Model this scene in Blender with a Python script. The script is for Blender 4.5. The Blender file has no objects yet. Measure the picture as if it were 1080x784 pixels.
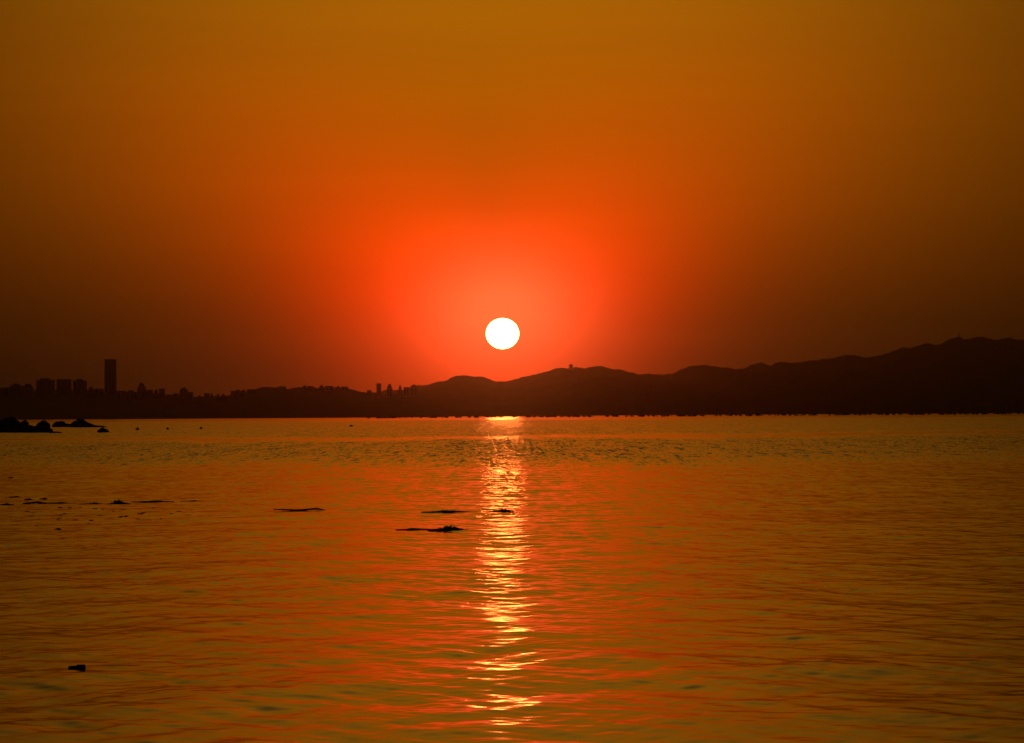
import bpy, bmesh, math, random
import numpy as np
from mathutils import Vector, Matrix, noise

random.seed(7)
rng = np.random.default_rng(3)
S = bpy.context.scene
COL = S.collection
R = math.radians

# ------------------------------------------------------------------ camera
PW, PH = 1080.0, 784.0              # the photograph's size
F = 3842.0                          # focal length in those pixels
CAM_H = 2.5
HORIZON = 437.4                     # row of the true horizon in the middle of the frame
ROLL = R(0.36)
PITCH = math.atan((HORIZON - PH / 2) / F)
cam_d = bpy.data.cameras.new("camera")
cam_d.sensor_width = 36.0
cam_d.lens = F / PW * 36.0
cam_d.clip_start = 0.5
cam_d.clip_end = 120000.0
cam = bpy.data.objects.new("camera", cam_d)
COL.objects.link(cam)
cam.matrix_world = (Matrix.Translation((0, 0, CAM_H)) @ Matrix.Rotation(R(90) + PITCH, 4, 'X')
                    @ Matrix.Rotation(-ROLL, 4, 'Z'))
S.camera = cam
CM = cam.matrix_world.to_3x3()


def ray(px, py):
    return (CM @ Vector(((px - PW / 2) / F, -(py - PH / 2) / F, -1.0))).normalized()


def at(px, py, d):
    """world point at forward distance d seen at photo pixel px, py"""
    v = ray(px, py)
    return Vector((0, 0, CAM_H)) + v * (d / v.y)


def on_water(px, py, z=0.0):
    v = ray(px, py)
    return Vector((0, 0, CAM_H)) + v * ((z - CAM_H) / v.z)


# ------------------------------------------------------------------ light
SUN_DIR = ray(530, 352)             # towards the sun
SUN_EL = math.degrees(math.asin(SUN_DIR.z))
SUN_AZ = math.degrees(math.atan2(SUN_DIR.x, SUN_DIR.y))

S.view_settings.view_transform = 'Standard'
S.view_settings.look = 'None'
S.view_settings.exposure = 0.0
S.view_settings.gamma = 1.0
S.view_settings.use_curve_mapping = False
S.render.engine = 'CYCLES'
S.cycles.use_denoising = True
S.cycles.max_bounces = 4
S.cycles.volume_bounces = 0
S.cycles.sample_clamp_indirect = 4.0

sun_d = bpy.data.lights.new("sun_lamp", 'SUN')
sun_d.energy = 0.0115
sun_d.angle = R(0.53)
sun_d.color = (1.0, 0.15, 0.018)
sun_l = bpy.data.objects.new("sun_lamp", sun_d)
COL.objects.link(sun_l)
sun_l.rotation_euler = SUN_DIR.to_track_quat('Z', 'Y').to_euler()

SKY_BASE = [(0.0, (.024, .0080, .0016)), (0.8, (.039, .0112, .0016)), (1.4, (.070, .0185, .0010)), (2.2, (.150, .034, .0004)),
            (3.5, (.270, .066, .0002)), (5.0, (.365, .097, .0002)), (6.5, (.392, .118, .0010)),
            (9.0, (.41, .148, .005)), (13.0, (.30, .132, .010)), (17.0, (.17, .086, .011)), (22.0, (.07, .044, .010)), (30.0, (.03, .024, .012))]
SKY_AZ_SIGMA = 6.1
# glow round the sun: amplitude colour, centre elevation, azimuth sigma, elevation sigma, rise of the centre to the sides, shift in azimuth
SKY_GLOW = [((.39, .003, .000), 2.35, 3.0, 1.42, 0.28, -0.40),
            ((1.10, .030, .000), 1.45, 1.50, 1.00, 0.24, -0.12),
            ((.60, .125, .050), 1.60, 0.80, 0.60, 0.0, 0.0)]

world = bpy.data.worlds.new("World")
S.world = world
world.use_nodes = True
wt = world.node_tree
wt.nodes.clear()


def N(tree, kind, **kw):
    n = tree.nodes.new(kind)
    for k, v in kw.items():
        setattr(n, k, v)
    return n


def M(tree, op, a, b=None, c=None, clamp=False):
    n = tree.nodes.new('ShaderNodeMath')
    n.operation = op
    n.use_clamp = clamp
    for i, v in enumerate((a, b, c)):
        if v is None:
            continue
        if isinstance(v, (int, float)):
            n.inputs[i].default_value = v
        else:
            tree.links.new(v, n.inputs[i])
    return n.outputs[0]


def ramp(tree, fac, stops):
    n = tree.nodes.new('ShaderNodeValToRGB')
    e = n.color_ramp.elements
    while len(e) < len(stops):
        e.new(0.5)
    for el, (p, c) in zip(e, stops):
        el.position = p
        el.color = (c[0], c[1], c[2], 1)
    tree.links.new(fac, n.inputs[0])
    return n.outputs[0]


def scale_col(tree, colr, fac):
    n = tree.nodes.new('ShaderNodeVectorMath')
    n.operation = 'SCALE'
    if isinstance(colr, tuple):
        n.inputs[0].default_value = colr
    else:
        tree.links.new(colr, n.inputs[0])
    tree.links.new(fac, n.inputs['Scale'])
    return n.outputs[0]


def add_col(tree, a, b):
    n = tree.nodes.new('ShaderNodeVectorMath')
    n.operation = 'ADD'
    tree.links.new(a, n.inputs[0])
    tree.links.new(b, n.inputs[1])
    return n.outputs[0]


tc = N(wt, 'ShaderNodeTexCoord')
sx = N(wt, 'ShaderNodeSeparateXYZ')
wt.links.new(tc.outputs['Generated'], sx.inputs[0])
az = M(wt, 'MULTIPLY', M(wt, 'ARCTAN2', sx.outputs[0], sx.outputs[1]), 180 / math.pi)
el = M(wt, 'MULTIPLY', M(wt, 'ARCSINE', sx.outputs[2]), 180 / math.pi)
daz = M(wt, 'SUBTRACT', az, SUN_AZ)
base = ramp(wt, M(wt, 'DIVIDE', el, 30.0, clamp=True), [(e / 30.0, c) for e, c in SKY_BASE])
q = M(wt, 'DIVIDE', daz, SKY_AZ_SIGMA)
fall = M(wt, 'MAXIMUM', M(wt, 'EXPONENT', M(wt, 'MULTIPLY', M(wt, 'MULTIPLY', q, q), -0.5)), 0.05)
# the thin, barely visible layering of the evening haze in the sky
mp = N(wt, 'ShaderNodeCombineXYZ')
wt.links.new(M(wt, 'MULTIPLY', az, 0.06), mp.inputs[0])
wt.links.new(M(wt, 'MULTIPLY', el, 1.1), mp.inputs[1])
nz = N(wt, 'ShaderNodeTexNoise')
nz.inputs['Scale'].default_value = 2.3
nz.inputs['Detail'].default_value = 4.0
wt.links.new(mp.outputs[0], nz.inputs['Vector'])
layer = M(wt, 'ADD', M(wt, 'MULTIPLY', nz.outputs[0], 0.11), 0.945)
acc = scale_col(wt, base, M(wt, 'MULTIPLY', fall, layer))
for colr, e0, sa, se, lift, off in SKY_GLOW:
    dz = M(wt, 'SUBTRACT', daz, off)
    adaz = M(wt, 'ABSOLUTE', dz)
    a = M(wt, 'DIVIDE', dz, sa)
    b = M(wt, 'DIVIDE', M(wt, 'SUBTRACT', M(wt, 'SUBTRACT', el, M(wt, 'MULTIPLY', adaz, lift)), e0), se)
    g = M(wt, 'EXPONENT', M(wt, 'MULTIPLY', M(wt, 'ADD', M(wt, 'MULTIPLY', a, a), M(wt, 'MULTIPLY', b, b)), -0.5))
    acc = add_col(wt, acc, scale_col(wt, colr, M(wt, 'MULTIPLY', g, layer)))
nish = N(wt, 'ShaderNodeTexSky', sky_type='NISHITA')
nish.sun_disc = False
nish.sun_elevation = R(SUN_EL)
nish.sun_rotation = R(SUN_AZ)
nish.dust_density = 6.0
bg_n = N(wt, 'ShaderNodeBackground')
wt.links.new(nish.outputs[0], bg_n.inputs[0])
bg_n.inputs[1].default_value = 0.0008
bg = N(wt, 'ShaderNodeBackground')
wt.links.new(acc, bg.inputs[0])
bg.inputs[1].default_value = 1.0
addsh = N(wt, 'ShaderNodeAddShader')
wt.links.new(bg.outputs[0], addsh.inputs[0])
wt.links.new(bg_n.outputs[0], addsh.inputs[1])
wo = N(wt, 'ShaderNodeOutputWorld')
wt.links.new(addsh.outputs[0], wo.inputs[0])

# ------------------------------------------------------------------ helpers


def material(name, colr, rough=0.9, var=0.35, scale=3.0, bump=0.0, spec=0.3):
    m = bpy.data.materials.new(name)
    m.use_nodes = True
    t = m.node_tree
    b = t.nodes['Principled BSDF']
    tcx = N(t, 'ShaderNodeTexCoord')
    nn = N(t, 'ShaderNodeTexNoise')
    nn.inputs['Scale'].default_value = scale
    nn.inputs['Detail'].default_value = 6
    t.links.new(tcx.outputs['Object'], nn.inputs['Vector'])
    lo = tuple(c * (1 - var) for c in colr)
    hi = tuple(min(1, c * (1 + var)) for c in colr)
    t.links.new(ramp(t, nn.outputs[0], [(0.3, lo), (0.7, hi)]), b.inputs['Base Color'])
    b.inputs['Roughness'].default_value = rough
    b.inputs['Specular IOR Level'].default_value = spec
    if bump:
        bp = N(t, 'ShaderNodeBump')
        bp.inputs['Strength'].default_value = bump
        t.links.new(nn.outputs[0], bp.inputs['Height'])
        t.links.new(bp.outputs[0], b.inputs['Normal'])
    return m


def tag(o, label=None, cat=None, group=None, kind=None):
    if label:
        o["label"] = label
    if cat:
        o["category"] = cat
    if group:
        o["group"] = group
    if kind:
        o["kind"] = kind
    return o


def link(name, me, mat=None, parent=None, loc=None):
    o = bpy.data.objects.new(name, me)
    if mat is not None and me is not None:
        me.materials.append(mat)
    COL.objects.link(o)
    if parent:
        o.parent = parent
    if loc is not None:
        o.location = loc
    return o


def from_bm(name, bm, mat, parent=None, loc=None, smooth=False):
    me = bpy.data.meshes.new(name)
    bmesh.ops.recalc_face_normals(bm, faces=bm.faces)
    bm.to_mesh(me)
    bm.free()
    if smooth:
        for p in me.polygons:
            p.use_smooth = True
    return link(name, me, mat, parent, loc)


def box(bm, x0, x1, y0, y1, z0, z1, bevel=0.0):
    r = bmesh.ops.create_cube(bm, size=1.0)
    for v in r['verts']:
        v.co = Vector((x0 + (v.co.x + .5) * (x1 - x0), y0 + (v.co.y + .5) * (y1 - y0), z0 + (v.co.z + .5) * (z1 - z0)))
    if bevel:
        es = {e for v in r['verts'] for e in v.link_edges}
        bmesh.ops.bevel(bm, geom=list(es), offset=bevel, segments=2, affect='EDGES', profile=0.6)


def cyl(bm, c0, c1, r0, r1, n=10):
    """closed tapered tube from c0 to c1"""
    c0, c1 = Vector(c0), Vector(c1)
    q_ = (c1 - c0).to_track_quat('Z', 'Y')
    ra, rb = [], []
    for i in range(n):
        a = 2 * math.pi * i / n
        d = q_ @ Vector((math.cos(a), math.sin(a), 0))
        ra.append(bm.verts.new(c0 + d * r0))
        rb.append(bm.verts.new(c1 + d * r1))
    for i in range(n):
        j = (i + 1) % n
        bm.faces.new((ra[i], ra[j], rb[j], rb[i]))
    bm.faces.new(ra[::-1])
    bm.faces.new(rb)


def grid_mesh(name, P, smooth=True):
    """P: (rows, cols, 3) array of points"""
    nr, nc = P.shape[:2]
    me = bpy.data.meshes.new(name)
    nv = nr * nc
    nf = (nr - 1) * (nc - 1)
    me.vertices.add(nv)
    me.vertices.foreach_set("co", P.reshape(-1).astype(np.float32))
    idx = np.arange(nv, dtype=np.int32).reshape(nr, nc)
    q_ = np.stack([idx[:-1, :-1], idx[:-1, 1:], idx[1:, 1:], idx[1:, :-1]], -1).reshape(-1)
    me.loops.add(nf * 4)
    me.loops.foreach_set("vertex_index", q_)
    me.polygons.add(nf)
    me.polygons.foreach_set("loop_start", np.arange(0, nf * 4, 4, dtype=np.int32))
    me.update(calc_edges=True)
    me.polygons.foreach_set("use_smooth", np.full(nf, smooth, dtype=bool))
    return me


def vnoise(p, oct_=4):
    return noise.fractal(Vector(p), 1.0, 2.0, oct_)


# ------------------------------------------------------------------ water
def smooth01(x):
    x = np.clip(x, 0, 1)
    return x * x * (3 - 2 * x)


SEA = {}


def sea_level(x, y):
    i = min(len(SEA['r']) - 1, int(np.searchsorted(SEA['r'], y)))
    j = min(len(SEA['a']) - 1, int(np.searchsorted(SEA['a'], math.atan2(x, y))))
    return float(SEA['z'][i, j])


def build_water():
    # ranges: fine near the shore, coarser with distance
    r = [5.0]
    while r[-1] < 11500:
        x = r[-1]
        if x < 19:
            s = 0.35
        elif x < 60:
            s = 0.052
        elif x < 420:
            s = 0.052 * (x / 60.0)
        else:
            s = 0.364 * (x / 420.0) ** 1.8
        r.append(x + s)
    r = np.array(r)
    dr = np.gradient(r)
    inner = np.linspace(-9.3, 9.3, 900)
    outer = []
    a, st = 9.3, 0.05
    while a < 62:
        st = min(st * 1.18, 4.0)
        a += st
        outer.append(a)
    outer = np.array(outer)
    azs = np.radians(np.concatenate([-outer[::-1], inner, outer]))
    X = r[:, None] * np.tan(azs)[None, :]
    Y = np.broadcast_to(r[:, None], X.shape).copy()
    Z = np.zeros_like(X)
    daz_ = np.gradient(azs)
    cell = np.maximum(dr[:, None], 0.5 * r[:, None] * daz_[None, :])
    missing = np.zeros_like(X)
    n = 90
    lam = np.exp(np.linspace(math.log(0.20), math.log(5.5), n))
    for i, L in enumerate(lam):
        k = 2 * math.pi / L
        th = rng.uniform(-1.42, 1.42) + 0.06
        slope = WAVE_SLOPE * math.sqrt(2.0 / n) * (1.15 if L < 1.1 else 0.95 if L < 2.6 else 0.8) * (0.72 + 1.6 * math.sin(th) ** 2)
        amp = slope / k
        fade = smooth01((L / cell - 2.2) / 2.2)
        ph = rng.uniform(0, 2 * math.pi)
        kx, ky = k * math.sin(th), k * math.cos(th)
        Z += fade * amp * np.sin(kx * X + ky * Y + ph)
        missing += (1 - fade ** 2) * slope ** 2 * 0.5
    # calm and livelier patches change the wave height a little
    patch = np.ones_like(X)
    for _ in range(9):
        L = math.exp(rng.uniform(math.log(5), math.log(40)))
        a_ = rng.uniform(0, math.pi)
        patch += 0.05 * np.sin(2 * math.pi / L * (math.cos(a_) * X + math.sin(a_) * Y) + rng.uniform(0, 6.28))
    patch = np.clip(patch, 0.35, 1.8)
    Z *= patch
    SEA.update(r=r, a=azs, z=Z)
    # wind-ruffled bands lying across the bay
    wob = 1.0 + 0.05 * np.sin(X * 0.043 + 1.0 + Y * .003) + 0.035 * np.sin(X * 0.13 + 2.0 - Y * .01) + 0.02 * np.sin(X * .41 + Y * .02)
    D = Y * wob

    def band(a0, a1, e0, e1):
        return smooth01((np.log(D / a0)) / e0 + 0.5) * smooth01((np.log(a1 / D)) / e1 + 0.5)
    ruffle = band(214, 372, 0.40, 0.13) + 0.85 * band(452, 1600, 0.13, 0.30)
    sig2 = missing + (RUFFLE_SLOPE ** 2) * ruffle
    sig = np.sqrt(sig2)                 # slope of the wavelets finer than the mesh
    me = grid_mesh("water", np.stack([X, Y, Z], -1))
    at_ = me.attributes.new("wavelet_slope", 'FLOAT', 'POINT')
    at_.data.foreach_set("value", sig.reshape(-1).astype(np.float32))
    return me


WAVE_SLOPE = 0.029
RUFFLE_SLOPE = 0.185
wm = bpy.data.materials.new("sea_water")
wm.use_nodes = True
t = wm.node_tree
b = t.nodes['Principled BSDF']
b.inputs['Base Color'].default_value = (0.012, 0.013, 0.009, 1)
b.inputs['IOR'].default_value = 1.333
b.inputs['Roughness'].default_value = 0.10
an = N(t, 'ShaderNodeAttribute', attribute_name="wavelet_slope")
tcw = N(t, 'ShaderNodeTexCoord')


def wnoise(sx_, sy_, detail, rough=0.5):
    mpw = N(t, 'ShaderNodeMapping')
    mpw.inputs['Scale'].default_value = (sx_, sy_, 1.0)
    t.links.new(tcw.outputs['Object'], mpw.inputs[0])
    n_ = N(t, 'ShaderNodeTexNoise')
    n_.inputs['Scale'].default_value = 1.0
    n_.inputs['Detail'].default_value = detail
    n_.inputs['Roughness'].default_value = rough
    t.links.new(mpw.outputs[0], n_.inputs['Vector'])
    return n_


fine = wnoise(3.4, 1.7, 3.0, 0.6)                                  # slopes of the finest wavelets
sp = N(t, 'ShaderNodeSeparateColor')
t.links.new(fine.outputs['Color'], sp.inputs[0])
gust = M(t, 'ADD', M(t, 'MULTIPLY', wnoise(0.30, 0.035, 4.0, 0.65).outputs[0], 1.5), 0.25)   # cat's paws of wind
streak = M(t, 'ADD', M(t, 'MULTIPLY', wnoise(0.9, 0.011, 3.0, 0.7).outputs[0], 1.8), 0.1)       # windrows drawn out along the wind
amp = M(t, 'MULTIPLY', M(t, 'MULTIPLY', an.outputs['Fac'], M(t, 'MULTIPLY', gust, streak)), 7.5)
coarse = wnoise(1.7, 0.055, 5.0, 0.72)                        # groups of wavelets running together
slx = M(t, 'MULTIPLY', M(t, 'SUBTRACT', sp.outputs[0], 0.5), amp)
run = M(t, 'ADD', M(t, 'MULTIPLY', M(t, 'SUBTRACT', sp.outputs[1], 0.5), 0.45), M(t, 'MULTIPLY', M(t, 'SUBTRACT', coarse.outputs[0], 0.5), 0.9))
# the faces turned to the shore are the ones that show
sly = M(t, 'MULTIPLY', M(t, 'ABSOLUTE', run), M(t, 'MULTIPLY', amp, -1.0))
cv = N(t, 'ShaderNodeCombineXYZ')
t.links.new(slx, cv.inputs[0])
t.links.new(sly, cv.inputs[1])
geo = N(t, 'ShaderNodeNewGeometry')
nsum = add_col(t, geo.outputs['Normal'], cv.outputs[0])
nv = N(t, 'ShaderNodeVectorMath', operation='NORMALIZE')
t.links.new(nsum, nv.inputs[0])
t.links.new(nv.outputs[0], b.inputs['Normal'])
water = link("water", build_water(), wm)
tag(water, "calm rippled sea carrying the orange sunset and the sun's glitter path", kind="structure")

# ------------------------------------------------------------------ far land
hill_mat = material("wooded_hillside", (0.045, 0.05, 0.03), 0.95, 0.4, 0.01)
coast_mat = material("wooded_coast", (0.045, 0.048, 0.032), 0.95, 0.4, 0.02)

HILLS = [(150, 436), (230, 430), (300, 424), (360, 417), (400, 414), (425, 410), (440, 407), (455, 404.5), (472, 399.5),
         (480, 396.5), (487, 395.2), (492, 395.4), (497, 396.5), (510, 398), (518, 401.6), (524, 402.5), (530, 401.5),
         (540, 401.4), (547, 401), (560, 397), (575, 393), (590, 389.5), (600, 388.8), (607, 389.2), (622, 389),
         (632, 388), (638, 386.5), (645, 388), (660, 391.5), (675, 394.5), (685, 396), (692, 395), (700, 394.5),
         (708, 393.5), (720, 388.5), (730, 386.2), (745, 385), (760, 388), (770, 388.5), (783, 388), (795, 384),
         (805, 383), (812, 385), (822, 382), (835, 383.5), (845, 382.5), (855, 379), (870, 378), (880, 377.2),
         (892, 374.5), (903, 375), (915, 377), (925, 376), (940, 371), (951, 366.5), (960, 367), (975, 363.5),
         (990, 362), (1005, 357.5), (1012, 356.2), (1020, 356.5), (1030, 355.5), (1040, 356.5), (1050, 358),
         (1065, 357), (1080, 358.5), (1110, 362), (1150, 368), (1200, 380), (1270, 396), (1350, 415), (1420, 434)]
COAST = [(-330, 440), (-250, 430), (-120, 420), (0, 413), (20, 412), (60, 411.5), (100, 411.5), (123, 413.7),
         (145, 414.2), (160, 414.7), (175, 416.2), (190, 416.7), (207, 418.7), (225, 417.7), (240, 417.2), (250, 414.2), (258, 413.2), (268, 411.2), (275, 409.5), (285, 408.5),
         (295, 409.1), (303, 410), (312, 408.9), (322, 408.7), (335, 409.3), (350, 408.3), (366, 409.7), (375, 411.9), (385, 414.2), (400, 416.2),
         (425, 415), (442, 414.5), (452, 420), (464, 430), (474, 438)]


def interp(prof, px):
    return float(np.interp(px, [p for p, _ in prof], [y for _, y in prof]))


class Land:
    """a long ridge whose crest is seen along a profile, with shoulders down to the shore"""

    def __init__(self, prof, d0, dr, d1, seed, rough):
        self.prof, self.d0, self.dr, self.d1, self.seed, self.rough = prof, d0, dr, d1, seed, rough

    def z(self, px, d):
        py = interp(self.prof, px)
        crest = max(0.0, at(px, py, self.dr).z)
        x = (px - PW / 2) / F * d
        if d <= self.dr:
            s = (d - self.d0) / (self.dr - self.d0)
            gul = vnoise((x * 0.0032 + self.seed, d * 0.0014, self.seed), 4)
            f = max(0.0, s) ** 0.85 * (1 - 0.5 * (1 - s) * (0.6 + 0.9 * gul))
            f = min(f, 0.995 if s < 0.98 else 1.0)
        else:
            s = (self.d1 - d) / (self.d1 - self.dr)
            f = max(0.0, s) ** 0.9
        tr = self.rough * vnoise((x * 0.03, d * 0.03, self.seed), 5) * min(1.0, crest / 20.0)
        return crest * f + (tr if 0.02 < s < 1.01 else tr * 0.3) - 1.0 * (1 - min(1, max(0, s) * 30))

    def build(self, name, mat, step, nd):
        x0, x1 = self.prof[0][0], self.prof[-1][0]
        pxs = np.arange(x0, x1 + .1, step)
        ds = np.concatenate([np.linspace(self.d0, self.dr, nd), np.linspace(self.dr, self.d1, max(6, nd // 3))[1:]])
        P = np.zeros((len(ds), len(pxs), 3))
        for i, d in enumerate(ds):
            for j, px in enumerate(pxs):
                P[i, j] = ((px - PW / 2) / F * d, d, self.z(px, d))
        return link(name, grid_mesh(name, P), mat)


hills_land = Land(HILLS, 6900, 7600, 8700, 3.7, 5.0)
coast_land = Land(COAST, 4250, 5600, 6800, 9.1, 1.6)
tag(hills_land.build("hills", hill_mat, 1.5, 34), "long dark wooded hills beyond the bay, rising to the right", kind="structure")
tag(coast_land.build("coast", coast_mat, 2.5, 30), "low dark wooded coast under the city on the left", kind="structure")

# the sun itself, a glowing ball far outside the air of the bay
SUN_D = 90000.0
bm = bmesh.new()
bmesh.ops.create_uvsphere(bm, u_segments=96, v_segments=64, radius=SUN_D * 17.5 / F)
for v in bm.verts:
    v.co.z *= 0.925
m = bpy.data.materials.new("sun_glow")
m.use_nodes = True
t = m.node_tree
t.nodes.clear()
em = N(t, 'ShaderNodeEmission')
em.inputs[0].default_value = (1.0, 0.215, 0.044, 1)
em.inputs[1].default_value = 60.0
mo = N(t, 'ShaderNodeOutputMaterial')
t.links.new(em.outputs[0], mo.inputs[0])
sun_o = from_bm("sun", bm, m, smooth=True)
sun_o.location = Vector((0, 0, CAM_H)) + SUN_DIR * SUN_D
tag(sun_o, "white glowing disc of the setting sun low over the hills", "sun")

# ------------------------------------------------------------------ the air
hm = bpy.data.materials.new("evening_haze")
hm.use_nodes = True
t = hm.node_tree
t.nodes.clear()
pv = N(t, 'ShaderNodeVolumePrincipled')
pv.inputs['Color'].default_value = (0.92, 0.86, 0.78, 1)
pv.inputs['Density'].default_value = 3.0e-5
pv.inputs['Anisotropy'].default_value = 0.97
mo = N(t, 'ShaderNodeOutputMaterial')
t.links.new(pv.outputs[0], mo.inputs['Volume'])
bm = bmesh.new()
box(bm, -21500, 21500, -60, 11900, -2.2, 262)
hm.cycles.volume_sampling = "EQUIANGULAR"
haze = from_bm("haze", bm, hm)
tag(haze, "warm evening haze filling the air over the bay", kind="stuff")

# ------------------------------------------------------------------ city
wall_mats = [material("concrete_wall", (0.26, 0.25, 0.23), 0.85, 0.15, 0.3),
             material("tiled_wall", (0.33, 0.28, 0.23), 0.7, 0.15, 0.3),
             material("render_wall", (0.38, 0.36, 0.33), 0.9, 0.12, 0.3)]
roof_mat = material("roof_felt", (0.09, 0.085, 0.08), 0.95, 0.2, 0.4)
glass_mat = material("window_glass", (0.03, 0.035, 0.04), 0.25, 0.2, 0.2, spec=0.5)


def building(px0, px1, py, d, label, roof='plant', name="apartment_block", group=None, depth=18.0, mat=0, twist=0.0):
    pm = (px0 + px1) / 2
    top = at(pm, py, d)
    zb = coast_land.z(pm, d) - 2.0
    w = (px1 - px0) / F * d / 2
    h = top.z - zb
    root = bpy.data.objects.new(name, None)
    COL.objects.link(root)
    root.location = (top.x, d, zb)
    root.rotation_euler.z = twist
    tag(root, label, "building", group)
    dp = depth / 2
    bm = bmesh.new()
    hb = h - (1.2 if roof in ('flat', 'plant') else 0)
    if roof == 'plant':
        hb = h - 3.4
    elif roof == 'gable':
        hb = h - 3.5
    elif roof == 'spire':
        hb = h - 9.0
    elif roof == 'step':
        hb = h - 6.5
    box(bm, -w, w, -dp, dp, 0, hb)
    # floor slabs standing proud of the wall
    fl = 3.3
    z = fl
    while z < hb - 1:
        box(bm, -w - .12, w + .12, -dp - .12, dp + .12, z, z + .35)
        z += fl * (2 if h > 60 else 1)
    from_bm("wall", bm, wall_mats[mat], root)
    nb = max(2, int(2 * w / 5))
    for k in range(nb):                     # upright strips of glazing between the slabs
        bm = bmesh.new()
        xa = -w + (k + .22) * 2 * w / nb
        xb = -w + (k + .78) * 2 * w / nb
        box(bm, xa, xb, -dp - .06, -dp + .02, 3.9, max(5.0, hb - 1.2))
        from_bm("window", bm, glass_mat, root)
    bm = bmesh.new()
    if roof in ('flat', 'plant'):
        box(bm, -w - .2, w + .2, -dp - .2, -dp + .15, hb, hb + 1.1)
        box(bm, -w - .2, w + .2, dp - .15, dp + .2, hb, hb + 1.1)
        box(bm, -w - .2, -w + .15, -dp + .152, dp - .152, hb, hb + 1.1)
        box(bm, w - .15, w + .2, -dp + .152, dp - .152, hb, hb + 1.1)
        box(bm, -w + .152, w - .152, -dp + .152, dp - .152, hb, hb + .2)
        if roof == 'plant':
            box(bm, -w * .55, w * .45, -dp * .5, dp * .5, hb + .2, h)
    elif roof == 'gable':
        vs = [bm.verts.new(p) for p in ((-w, -dp, hb), (w, -dp, hb), (w, dp, hb), (-w, dp, hb), (0, -dp, h), (0, dp, h))]
        for f_ in ((0, 1, 4), (2, 3, 5), (1, 2, 5, 4), (3, 0, 4, 5), (3, 2, 1, 0)):
            bm.faces.new([vs[i] for i in f_])
    elif roof == 'spire':
        box(bm, -w * .6, w * .6, -dp * .6, dp * .6, hb, hb + 4.5)
        cyl(bm, (0, 0, hb + 4.5), (0, 0, h), .8, .15, 8)
    elif roof == 'step':
        box(bm, -w * .8, w * .8, -dp * .8, dp * .8, hb, hb + 3.3)
        box(bm, -w * .45, w * .55, -dp * .45, dp * .45, hb + 3.3, h)
    from_bm("roof", bm, roof_mat, root)
    return root


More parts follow.
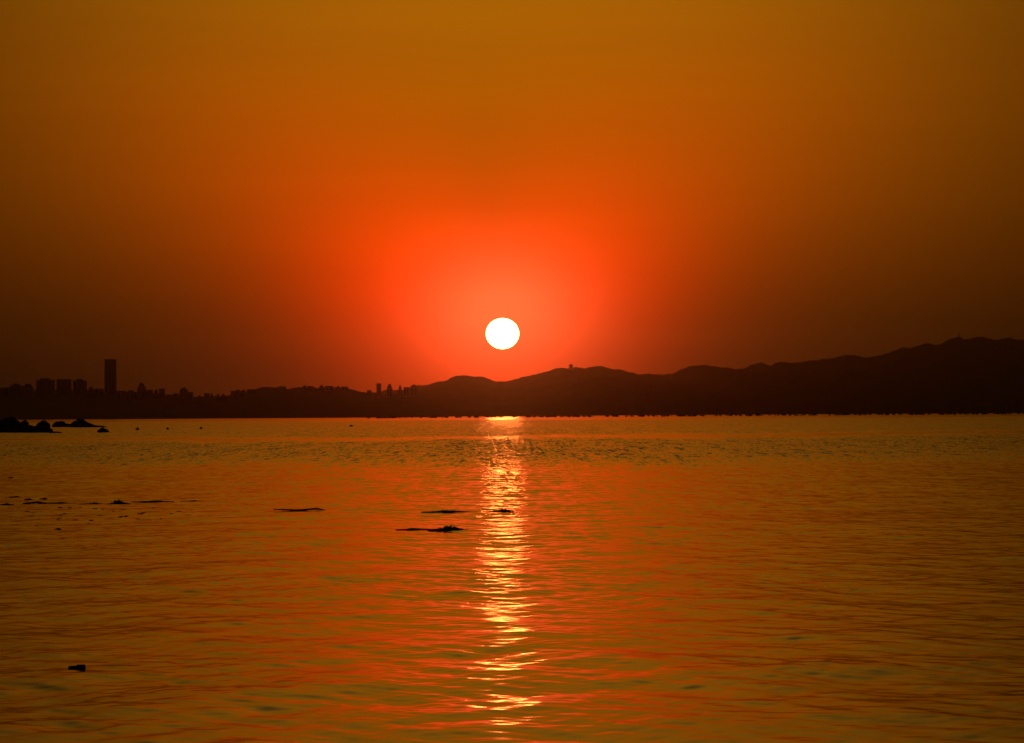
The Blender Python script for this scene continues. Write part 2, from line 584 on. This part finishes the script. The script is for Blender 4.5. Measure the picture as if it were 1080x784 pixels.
B = [
    (-14, -2, 409.5, 5250, "flat block cut by the left edge of the frame", 'flat', 0),
    (1, 11, 408.8, 5300, "low flat-topped block at the far left of the skyline", 'flat', 1),
    (11.5, 22.5, 404.8, 5280, "mid-rise block just left of the wide slab, its roof house to one side", 'plant', 0),
    (23.5, 35, 405, 5330, "mid-rise stepped block standing against the left side of the three equal slabs", 'step', 2),
    (38.8, 57.2, 399.2, 5300, "widest of the three equal slab blocks left of the tall tower", 'plant', 1),
    (60.5, 74.5, 400, 5340, "middle of the three equal slab blocks left of the tall tower", 'flat', 0),
    (77.5, 91, 400, 5310, "slab block nearest the tall tower among the three equal ones", 'plant', 2),
    (92.5, 99.5, 408.6, 5260, "small low block squeezed between the slab blocks and the tall tower", 'step', 1),
    (100.5, 109, 410.2, 5280, "low flat block at the left foot of the tall tower", 'flat', 0),
    (124, 132, 412.4, 5240, "low flat block at the right foot of the tall tower", 'flat', 2),
    (133.5, 143, 411.8, 5290, "low block with a roof house halfway from the tall tower to the spired one", 'plant', 1),
    (145.8, 152.8, 401.4, 5330, "narrow tower with a stub spire right of the tall tower", 'spire', 0),
    (154.5, 160.5, 411.2, 5270, "low flat block hugging the spired tower's right side", 'flat', 1),
    (162, 167, 411.2, 5300, "small stepped block, left one of a pair right of the spired tower", 'step', 2),
    (168, 173.5, 410, 5330, "slim flat block, right one of a pair right of the spired tower", 'flat', 0),
    (176, 181, 416.2, 5220, "small gabled house low in the dip of the skyline", 'gable', 2),
    (183.5, 187.5, 415.0, 5260, "tiny flat block low in the dip of the skyline", 'flat', 1),
    (190.2, 197.8, 408.9, 5320, "block with a roof house standing alone over the dip in the skyline", 'plant', 0),
    (198.6, 203, 413.6, 5280, "low block leaning on the right side of the lone one over the dip", 'flat', 2),
    (208, 213, 417.0, 5230, "smallest gabled house in the lowest part of the skyline", 'gable', 1),
    (216, 220.3, 414.8, 5300, "thin flat block, left of the short pair before the wooded rise", 'flat', 0),
    (221, 225.4, 413.0, 5330, "thin spired block, right of the short pair before the wooded rise", 'spire', 1),
    (228, 232, 415.8, 5260, "low stepped block between the short pair and the wooded rise", 'step', 2),
    (233.2, 238, 415.2, 5300, "low gabled block between the short pair and the wooded rise", 'gable', 0),
    (244, 249, 412.4, 5340, "flat block at the left foot of the wooded rise", 'flat', 1),
    (250.2, 252.4, 411.0, 5310, "needle-thin block at the left foot of the wooded rise", 'flat', 0),
    (254, 260, 411.2, 5350, "block with a roof house on the left slope of the wooded rise", 'plant', 2),
    (261, 268, 410.6, 5330, "flat block on the left slope of the wooded rise", 'flat', 0),
    (293.5, 301.5, 407.6, 5420, "flat block on the wooded rise, first from its top", 'flat', 1),
    (318.5, 324, 406.6, 5440, "stepped block in the middle of the wooded rise", 'step', 0),
    (325, 330, 407.4, 5400, "small flat block in the middle of the wooded rise", 'flat', 2),
    (336.5, 342, 406.4, 5430, "block with a roof house on the right half of the wooded rise", 'plant', 1),
    (343.5, 351, 407.2, 5410, "wide flat block on the right half of the wooded rise", 'flat', 0),
    (354, 359.5, 407.4, 5440, "block with a roof house at the right end of the wooded rise", 'plant', 2),
    (360.5, 367, 407.8, 5420, "flat block at the right end of the wooded rise", 'flat', 1),
    (387, 391.6, 411.8, 5350, "low stub block left of the row of three slim towers", 'flat', 0),
    (397.2, 401.8, 404.6, 5380, "left of the three slim towers in front of the red sky", 'flat', 1),
    (408.2, 413.6, 405.2, 5400, "middle and stoutest of the three slim towers in front of the red sky", 'step', 0),
    (419.8, 424.2, 404.4, 5380, "right of the three slim towers in front of the red sky", 'spire', 2),
    (426, 431.5, 408.4, 5360, "low block between the slim towers and the hill slope", 'flat', 1),
    (433, 440.5, 405.8, 5400, "block with a roof house set against the foot of the hill slope", 'plant', 0),
]
for x0, x1, y, d, lab, rf, mi in B:
    building(x0, x1, y, d, lab, rf, depth=random.uniform(14, 22), mat=mi, twist=random.uniform(-.06, .06))
building(110.8, 122.0, 379.0, 5300, "tallest tower of the city, a plain slender slab far above its neighbours", 'flat',
         name="skyscraper", depth=16, mat=0)

# ------------------------------------------------------------------ hilltop pavilion and mast
dark_paint = material("dark_paint", (0.06, 0.055, 0.05), 0.6, 0.2, 1.0)
stone = material("pale_stone", (0.3, 0.27, 0.23), 0.9, 0.2, 1.0)
p = at(602.3, 388.8, 7600)
root = bpy.data.objects.new("pavilion", None)
COL.objects.link(root)
root.location = (p.x, 7600, p.z - 2)
tag(root, "small tiered pavilion on the hilltop to the right of the sun", "pavilion")
bm = bmesh.new(); box(bm, -6, 6, -6, 6, 0, 3.2); from_bm("terrace", bm, stone, root)
for xx in (-3.6, 3.6):
    for yy in (-3.6, 3.6):
        bm = bmesh.new(); cyl(bm, (xx, yy, 3.2), (xx, yy, 6.6), .5, .45); from_bm("column", bm, stone, root)
bm = bmesh.new(); box(bm, -2.6, 2.6, -2.6, 2.6, 3.2, 8.4); from_bm("wall", bm, stone, root)
bm = bmesh.new(); cyl(bm, (0, 0, 6.6), (0, 0, 8.6), 6.0, 3.6, 8); cyl(bm, (0, 0, 8.4), (0, 0, 11.6), 4.4, .4, 8)
cyl(bm, (0, 0, 11.6), (0, 0, 13.6), .35, .1, 6)
from_bm("roof", bm, dark_paint, root)
bm = bmesh.new(); box(bm, 6.5, 15, -4, 4, 0, 4.6); box(bm, 6.2, 15.3, -4.3, 4.3, 4.6, 5.0); from_bm("annex", bm, stone, root)

p = at(1011, 356.6, 7600)
root = bpy.data.objects.new("antenna_mast", None)
COL.objects.link(root)
root.location = (p.x, 7600, p.z - 3)
tag(root, "thin antenna mast on the highest hill near the right edge", "antenna mast")
bm = bmesh.new()
for xx, yy in ((-2, -2), (2, -2), (2, 2), (-2, 2)):
    cyl(bm, (xx, yy, 0), (xx * .25, yy * .25, 12), .45, .35, 6)
for z_ in (3, 6, 9):
    s_ = 2 - 1.5 * z_ / 12
    box(bm, -s_ - .2, s_ + .2, -s_ - .2, s_ + .2, z_, z_ + .4)
from_bm("lattice_tower", bm, dark_paint, root)
bm = bmesh.new(); cyl(bm, (0, 0, 11.5), (0, 0, 18), .6, .25, 8); from_bm("antenna", bm, dark_paint, root)
bm = bmesh.new(); cyl(bm, (0, -1.6, 10), (0, -.9, 10), 1.4, .9, 12); from_bm("dish", bm, dark_paint, root)
bm = bmesh.new(); box(bm, -6, 6, -3, 3, 0, 4.4); box(bm, -6.3, 6.3, -3.3, 3.3, 4.4, 4.9); from_bm("equipment_hut", bm, stone, root)

# ------------------------------------------------------------------ rocks
rock_mat = material("wet_rock", (0.035, 0.033, 0.03), 0.75, 0.4, 2.0, bump=0.4)


def rock(humps, label, seed, group="dark rocks off the left shore"):
    """humps: (px, py_top, half width px) along one waterline row; first entry gives the row"""
    row, items = humps[0], humps[1:]
    pc = on_water(items[0][0], row)
    bm = bmesh.new()
    for px, py, hw in items:
        c = on_water(px, row)
        sc = c.y / F
        topz = (row - py) * sc
        r_ = bmesh.ops.create_icosphere(bm, subdivisions=4, radius=1.0)
        for v in r_['verts']:
            n_ = v.co.normalized()
            k = 1 + 0.26 * vnoise(n_ * 1.5 + Vector((seed, px * .37, 0)), 4) + 0.09 * vnoise(n_ * 5 + Vector((0, seed, px)), 3)
            zz = max(n_.z, -0.35) * k
            v.co = Vector((c.x - pc.x + n_.x * k * hw * sc, c.y - pc.y + n_.y * k * hw * sc * 0.8, zz * topz))
    o = from_bm("rock", bm, rock_mat, loc=(pc.x, pc.y, 0), smooth=False)
    return tag(o, label, "rock", group)


rock((455.8, (9, 440.6, 14), (-6, 441, 12), (19, 443.0, 10), (25, 444.0, 6.5)), "largest rock, a broad hump cut by the left edge of the frame", 1.3)
rock((456.4, (22, 449.5, 15), (12, 451, 12), (34, 449.2, 9)), "low flat rock ledge spreading in front of the largest rock", 2.1)
rock((456.2, (46.5, 445.2, 9.0)), "round boulder at the right end of the low rock ledge", 3.3)
rock((456.9, (58, 455.2, 7)), "thin awash slab trailing off the round boulder", 4.7)
rock((450.6, (63, 444.8, 8.0), (70, 447.0, 9)), "rounded left hump of the distant pair of rocks", 5.9)
rock((450.8, (84.5, 442.4, 9.5), (92, 446.5, 9), (103, 448.9, 9)), "peaked right hump of the distant pair, tailing off to the right", 6.4)
rock((456.3, (109, 451.8, 6.2)), "small single rock standing apart, rightmost of the group", 7.8)

# ------------------------------------------------------------------ mooring buoys
buoy_mat = material("weathered_float", (0.04, 0.035, 0.03), 0.7, 0.3, 4.0)
rope_mat = material("wet_rope", (0.05, 0.045, 0.035), 0.9, 0.3, 20.0)


def buoy(px, row, wpx, hpx, label, parts=True):
    c = on_water(px, row)
    sc = c.y / F
    w, h = wpx * sc / 2, hpx * sc
    root = bpy.data.objects.new("buoy", None)
    COL.objects.link(root)
    root.location = (c.x, c.y, 0)
    tag(root, label, "buoy", "loose buoys on the left of the bay")
    bm = bmesh.new()
    prof = [(-.5, .35), (-.25, .85), (0.05, 1.0), (.4, .95), (.7, .65), (.85, .3), (1.0, .22)]
    rings = []
    for zz, rr in prof:
        rings.append([bm.verts.new((math.cos(a) * rr * w, math.sin(a) * rr * w, zz * h)) for a in np.linspace(0, 2 * math.pi, 16, endpoint=False)])
    for ra, rb in zip(rings[:-1], rings[1:]):
        for i in range(16):
            bm.faces.new((ra[i], ra[(i + 1) % 16], rb[(i + 1) % 16], rb[i]))
    bm.faces.new(rings[0][::-1]); bm.faces.new(rings[-1])
    from_bm("float", bm, buoy_mat, root, smooth=True)
    bm = bmesh.new()
    cyl(bm, (0, 0, h * .98), (0, 0, h * 1.2), w * .12, w * .12, 8)
    from_bm("eyelet", bm, rope_mat, root)


buoy(145, 453.6, 4.4, 2.6, "largest of the three buoys right of the rocks, nearest to them")
buoy(176.8, 453.2, 3.0, 2.4, "small buoy, middle of the three right of the rocks")
buoy(212, 452.6, 3.0, 2.4, "small buoy, farthest right of the three beyond the rocks")
buoy(370.3, 450.0, 4.6, 1.7, "lone flat buoy out on open water left of the sun path")

# ------------------------------------------------------------------ far farm floats
bm = bmesh.new()
r_ = bmesh.ops.create_icosphere(bm, subdivisions=2, radius=1.0)
for v in r_['verts']:
    v.co = Vector((v.co.x * 1.6, v.co.y * 1.0, v.co.z * 1.0 + 0.55))
cyl(bm, (0, 0, 1.5), (0, 0, 2.3), .22, .16, 8)
f0 = from_bm("farm_float", bm, buoy_mat, smooth=True)
FL = "dark barrel float in the long rows of a sea farm before the far hills"
tag(f0, FL, "float", "sea farm floats in rows")
ROWS = [(3050, 380, 1088, 78), (3200, 384, 1090, 76), (3400, 390, 1092, 72), (3650, 420, 1094, 66)]
first = True
for d, xa, xb, n in ROWS:
    for k in range(n):
        px = xa + (xb - xa) * (k + random.gauss(0, 1.6)) / (n - 1)
        if random.random() < .06:
            continue
        o = f0 if first else f0.copy()
        if not first:
            COL.objects.link(o)
        first = False
        dd = d + random.uniform(-45, 45)
        o.location = ((px - PW / 2) / F * dd, dd, 0)
        s_ = random.uniform(.45, 1.15)
        o.scale = (s_ * random.uniform(.8, 1.5), s_, s_)
        o.rotation_euler = (random.uniform(-.15, .15), random.uniform(-.15, .15), random.uniform(0, 3))

# moored barge and the marker pole
c = on_water(803.5, 438.0)
d = 6500.0
cx = (803.5 - PW / 2) / F * d
root = bpy.data.objects.new("barge", None)
COL.objects.link(root)
root.location = (cx, d, 0)
tag(root, "long low dark barge lying before the hills on the right", "boat")
L = 14.5 / F * d
bm = bmesh.new()
st = [(-L, .0, 2.6, .2), (-L * .93, 3.0, 2.3, -.4), (-L * .5, 3.6, 1.7, -.6), (0, 3.6, 1.6, -.6), (L * .5, 3.6, 1.7, -.6), (L * .92, 3.2, 2.1, -.4), (L, .4, 2.6, .2)]
rings = []
for x_, hw_, zt, zb in st:
    hw_ = max(hw_, .15)
    rings.append([bm.verts.new(q_) for q_ in ((x_, -hw_, zt), (x_, -hw_ * .75, zb), (x_, hw_ * .75, zb), (x_, hw_, zt))])
for ra, rb in zip(rings[:-1], rings[1:]):
    for i in range(4):
        bm.faces.new((ra[i], ra[(i + 1) % 4], rb[(i + 1) % 4], rb[i]))
bm.faces.new(rings[0]); bm.faces.new(rings[-1][::-1])
from_bm("hull", bm, dark_paint, root)
bm = bmesh.new(); box(bm, L * .1, L * .45, -2.2, 2.2, 1.6, 4.3, .2); box(bm, L * .08, L * .47, -2.4, 2.4, 4.3, 4.6); from_bm("cabin", bm, dark_paint, root)
bm = bmesh.new(); box(bm, -L * .62, -L * .25, -2.4, 2.4, 1.6, 3.4, .3); from_bm("deck_cargo", bm, dark_paint, root)
bm = bmesh.new(); cyl(bm, (L * .3, 0, 4.6), (L * .3, 0, 6.2), .12, .06, 6); from_bm("mast", bm, dark_paint, root)

pole_mat = material("pale_pole", (0.6, 0.55, 0.5), 0.5, 0.1, 2.0)
c = on_water(622.5, 440.3)
root = bpy.data.objects.new("marker_pole", None)
COL.objects.link(root)
root.location = (c.x, c.y, 0)
tag(root, "thin pale marker pole standing among the farm floats right of the sun path", "marker pole")
sc = c.y / F
bm = bmesh.new(); cyl(bm, (0, 0, -.5), (0, 0, 3.8 * sc), .3 * sc, .2 * sc, 8); from_bm("pole", bm, pole_mat, root)
bm = bmesh.new(); cyl(bm, (0, 0, -.3), (0, 0, .45), .7, .6, 12); from_bm("float_collar", bm, buoy_mat, root)

# ------------------------------------------------------------------ drifting weed
weed_mat = material("wet_seaweed", (0.02, 0.018, 0.01), 0.6, 0.5, 12.0)


def weed_mesh(name, length, width, height, nblade, seed, peak=0.6, mat_h=0.2):
    """a low mat of tangled fronds with raised tips; the mat follows an uneven outline"""
    rr = random.Random(seed)
    bm = bmesh.new()
    nx, ny = max(10, int(length / .03)), 7
    top, bot = [], []
    for i in range(nx + 1):
        u = i / nx
        x = (u - .5) * length
        env = math.sin(math.pi * min(1, max(0, u))) ** .55
        wdt = width * .5 * env * (1 + .5 * vnoise((u * 6, seed, 0), 3))
        hgt = height * mat_h * env * (.55 + .9 * abs(vnoise((u * 8, 0, seed), 3)) + math.exp(-((u - peak) / .16) ** 2) * 0.9)
        row_t, row_b = [], []
        for j in range(ny + 1):
            s_ = j / ny * 2 - 1
            y = s_ * max(wdt, .004)
            z = max(.0, hgt * (1 - s_ * s_) + .25 * hgt * vnoise((u * 25, s_ * 3, seed), 2))
            row_t.append(bm.verts.new((x, y, z + .003)))
            row_b.append(bm.verts.new((x, y, -.06)))
        top.append(row_t); bot.append(row_b)
    for i in range(nx):
        for j in range(ny):
            bm.faces.new((top[i][j], top[i + 1][j], top[i + 1][j + 1], top[i][j + 1]))
            bm.faces.new((bot[i][j + 1], bot[i + 1][j + 1], bot[i + 1][j], bot[i][j]))
        bm.faces.new((top[i][0], bot[i][0], bot[i + 1][0], top[i + 1][0]))
        bm.faces.new((top[i + 1][ny], bot[i + 1][ny], bot[i][ny], top[i][ny]))
    bm.faces.new([v for v in top[0]] + [v for v in bot[0][::-1]])
    bm.faces.new([v for v in bot[nx]] + [v for v in top[nx][::-1]])
    for k in range(nblade):
        u = min(.97, max(.03, rr.gauss(peak, .16)))
        env = math.exp(-((u - peak) / .2) ** 2)
        p0 = Vector(((u - .5) * length, rr.uniform(-.4, .4) * width, 0))
        h_ = height * (.4 + .55 * rr.random()) * (.3 + .7 * env)
        lean = Vector((rr.uniform(-.7, .7), rr.uniform(-.5, .5), 0)) * h_
        p1 = p0 + lean * .5 + Vector((0, 0, h_ * .7))
        p2 = p0 + lean + Vector((rr.uniform(-.3, .3) * h_, 0, h_))
        r0 = height * rr.uniform(.06, .13)
        cyl(bm, p0, p1, r0, r0 * .7, 5)
        cyl(bm, p1, p2, r0 * .75, r0 * .2, 5)
    return bm


def weed(px, row, wpx, hpx, label, nblade, seed, peak=.6, yaw=0.0, name="seaweed_clump", group="seaweed drifting on the water", cat="seaweed", deep=.35):
    c = on_water(px, row)
    sc = c.y / F
    L_ = wpx * sc
    bm = weed_mesh(name, L_, min(L_ * deep, 1.6), hpx * sc, nblade * 2 if nblade > 20 else nblade, seed, peak, 0.34 if nblade > 20 else 0.3)
    o = from_bm(name, bm, weed_mat, loc=(c.x, c.y, sea_level(c.x, c.y) + 0.008), smooth=False)
    o.rotation_euler.z = yaw
    return tag(o, label, cat, group)


weed(473, 559.5, 44, 6.0, "largest bushy seaweed clump, spiky on top, left of the sun path", 60, 1, .52)
weed(438, 558.8, 42, 2.8, "flat seaweed mat trailing left from the largest bushy clump", 6, 2, .5)
weed(474, 540.2, 60, 2.8, "long thin seaweed mat just left of the sun path, behind the bushy clump", 8, 3, .45)
weed(529, 540.2, 26, 4.6, "dark seaweed clump lying in the middle of the sun path", 26, 4, .6)
weed(125.5, 531.2, 26, 5.0, "dark humped seaweed clump in the long weed line on the left", 30, 5, .45)
weed(97, 532.0, 32, 2.6, "thin seaweed strip touching the left side of the humped clump in the weed line", 4, 6)
weed(161, 529.2, 46, 2.6, "long thin seaweed strip right of the humped clump in the weed line", 4, 7)
weed(202, 529.0, 24, 2.0, "faintest seaweed strip, at the right end of the long weed line", 2, 8)
weed(60, 531.4, 40, 2.4, "thin seaweed strip halfway along the left part of the weed line", 3, 9)
weed(37, 530.6, 26, 3.4, "ragged seaweed strip in the weed line, third from the left edge", 6, 10)
weed(5, 532.0, 20, 3.0, "seaweed strip of the weed line cut by the left edge of the frame", 3, 11)
weed(16, 524.6, 14, 2.4, "small seaweed strip above the weed line, nearest the left edge", 3, 12)
weed(30, 527.0, 9, 2.0, "short seaweed scrap just above the weed line, left of two", 3, 13)
weed(46, 526.6, 9, 1.8, "short seaweed scrap just above the weed line, right of two", 3, 14)
weed(11.5, 504.6, 6, 1.4, "tiny lone seaweed scrap far out near the left edge", 2, 15)
weed(61, 558.6, 8, 2.4, "dark seaweed knot below the scattered specks on the left", 6, 16)

# small specks scattered below the weed line
specks = []
for k in range(4):
    bm = weed_mesh("seaweed_scrap", .16, .09, .03, 1, 40 + k)
    specks.append(bm)
meshes = []
for k, bm in enumerate(specks):
    me = bpy.data.meshes.new("seaweed_scrap")
    bmesh.ops.recalc_face_normals(bm, faces=bm.faces)
    bm.to_mesh(me); bm.free()
    me.materials.append(weed_mat)
    meshes.append(me)
for k in range(46):
    px = random.choice([random.uniform(2, 110), random.uniform(2, 110), random.uniform(110, 205)])
    py = random.uniform(535, 557) if px < 112 else random.uniform(534, 548)
    c = on_water(px, py)
    o = bpy.data.objects.new("seaweed_scrap", meshes[k % 4])
    COL.objects.link(o)
    o.location = (c.x, c.y, sea_level(c.x, c.y) + .003)
    s_ = random.uniform(.35, 1.15)
    o.scale = (s_, s_, s_ * random.uniform(.7, 1.3))
    o.rotation_euler.z = random.uniform(-.8, .8)
    tag(o, "tiny dark speck of weed scattered below the long weed line on the left", "seaweed", "specks of weed scattered on the left")

# a bent branch afloat: two shallow arms meeting in a V
wood_mat = material("waterlogged_wood", (0.025, 0.02, 0.015), 0.7, 0.4, 10.0)
c = on_water(313.5, 539.2)
sc = c.y / F
bm = bmesh.new()
pts = [(-25, 1.6, .5), (-17, 1.3, .9), (-8, .9, 1.2), (-1, .2, 1.5), (6, .8, 1.3), (14, 1.5, 1.2), (21, 1.9, 1.3), (26, 1.0, .8), (30, .4, .4)]
for a_, b_ in zip(pts[:-1], pts[1:]):
    cyl(bm, (a_[0] * sc, 0, a_[1] * sc), (b_[0] * sc, 0, b_[1] * sc), a_[2] * sc * .8, b_[2] * sc * .8, 8)
cyl(bm, (18 * sc, 0, 1.7 * sc), (23 * sc, .05, 2.9 * sc), .5 * sc, .2 * sc, 6)
o = from_bm("branch", bm, wood_mat, loc=(c.x, c.y, sea_level(c.x, c.y)), smooth=True)
tag(o, "thin bent branch afloat between the weed line and the sun path", "branch")

# the near block of driftwood
c = on_water(81, 705.0)
sc = c.y / F
bm = bmesh.new()
xs = [(-8.9, 1.8), (-7.6, 3.2), (-1, 3.7), (0.4, 4.6), (6, 4.9), (8.6, 4.6), (9.0, 2.0)]
rings = []
for i, (x_, h_) in enumerate(xs):
    w_ = 4.2 if 0 < i < len(xs) - 1 else 3.0
    rings.append([bm.verts.new((x_ * sc, yy * sc, zz * sc)) for yy, zz in ((-w_, -2.5), (-w_, h_ * .7), (-w_ * .6, h_), (w_ * .6, h_ * .96), (w_, h_ * .66), (w_, -2.5))])
for ra, rb in zip(rings[:-1], rings[1:]):
    for i in range(6):
        bm.faces.new((ra[i], ra[(i + 1) % 6], rb[(i + 1) % 6], rb[i]))
bm.faces.new(rings[0]); bm.faces.new(rings[-1][::-1])
bmesh.ops.subdivide_edges(bm, edges=list(bm.edges), cuts=2, use_grid_fill=True)
for v in bm.verts:
    v.co += Vector((0, vnoise(v.co * 40, 3), vnoise(v.co * 40 + Vector((9, 0, 0)), 3))) * .006
o = from_bm("driftwood", bm, wood_mat, loc=(c.x, c.y, sea_level(c.x, c.y)))
tag(o, "short dark chunk of driftwood floating alone near the bottom left", "driftwood")
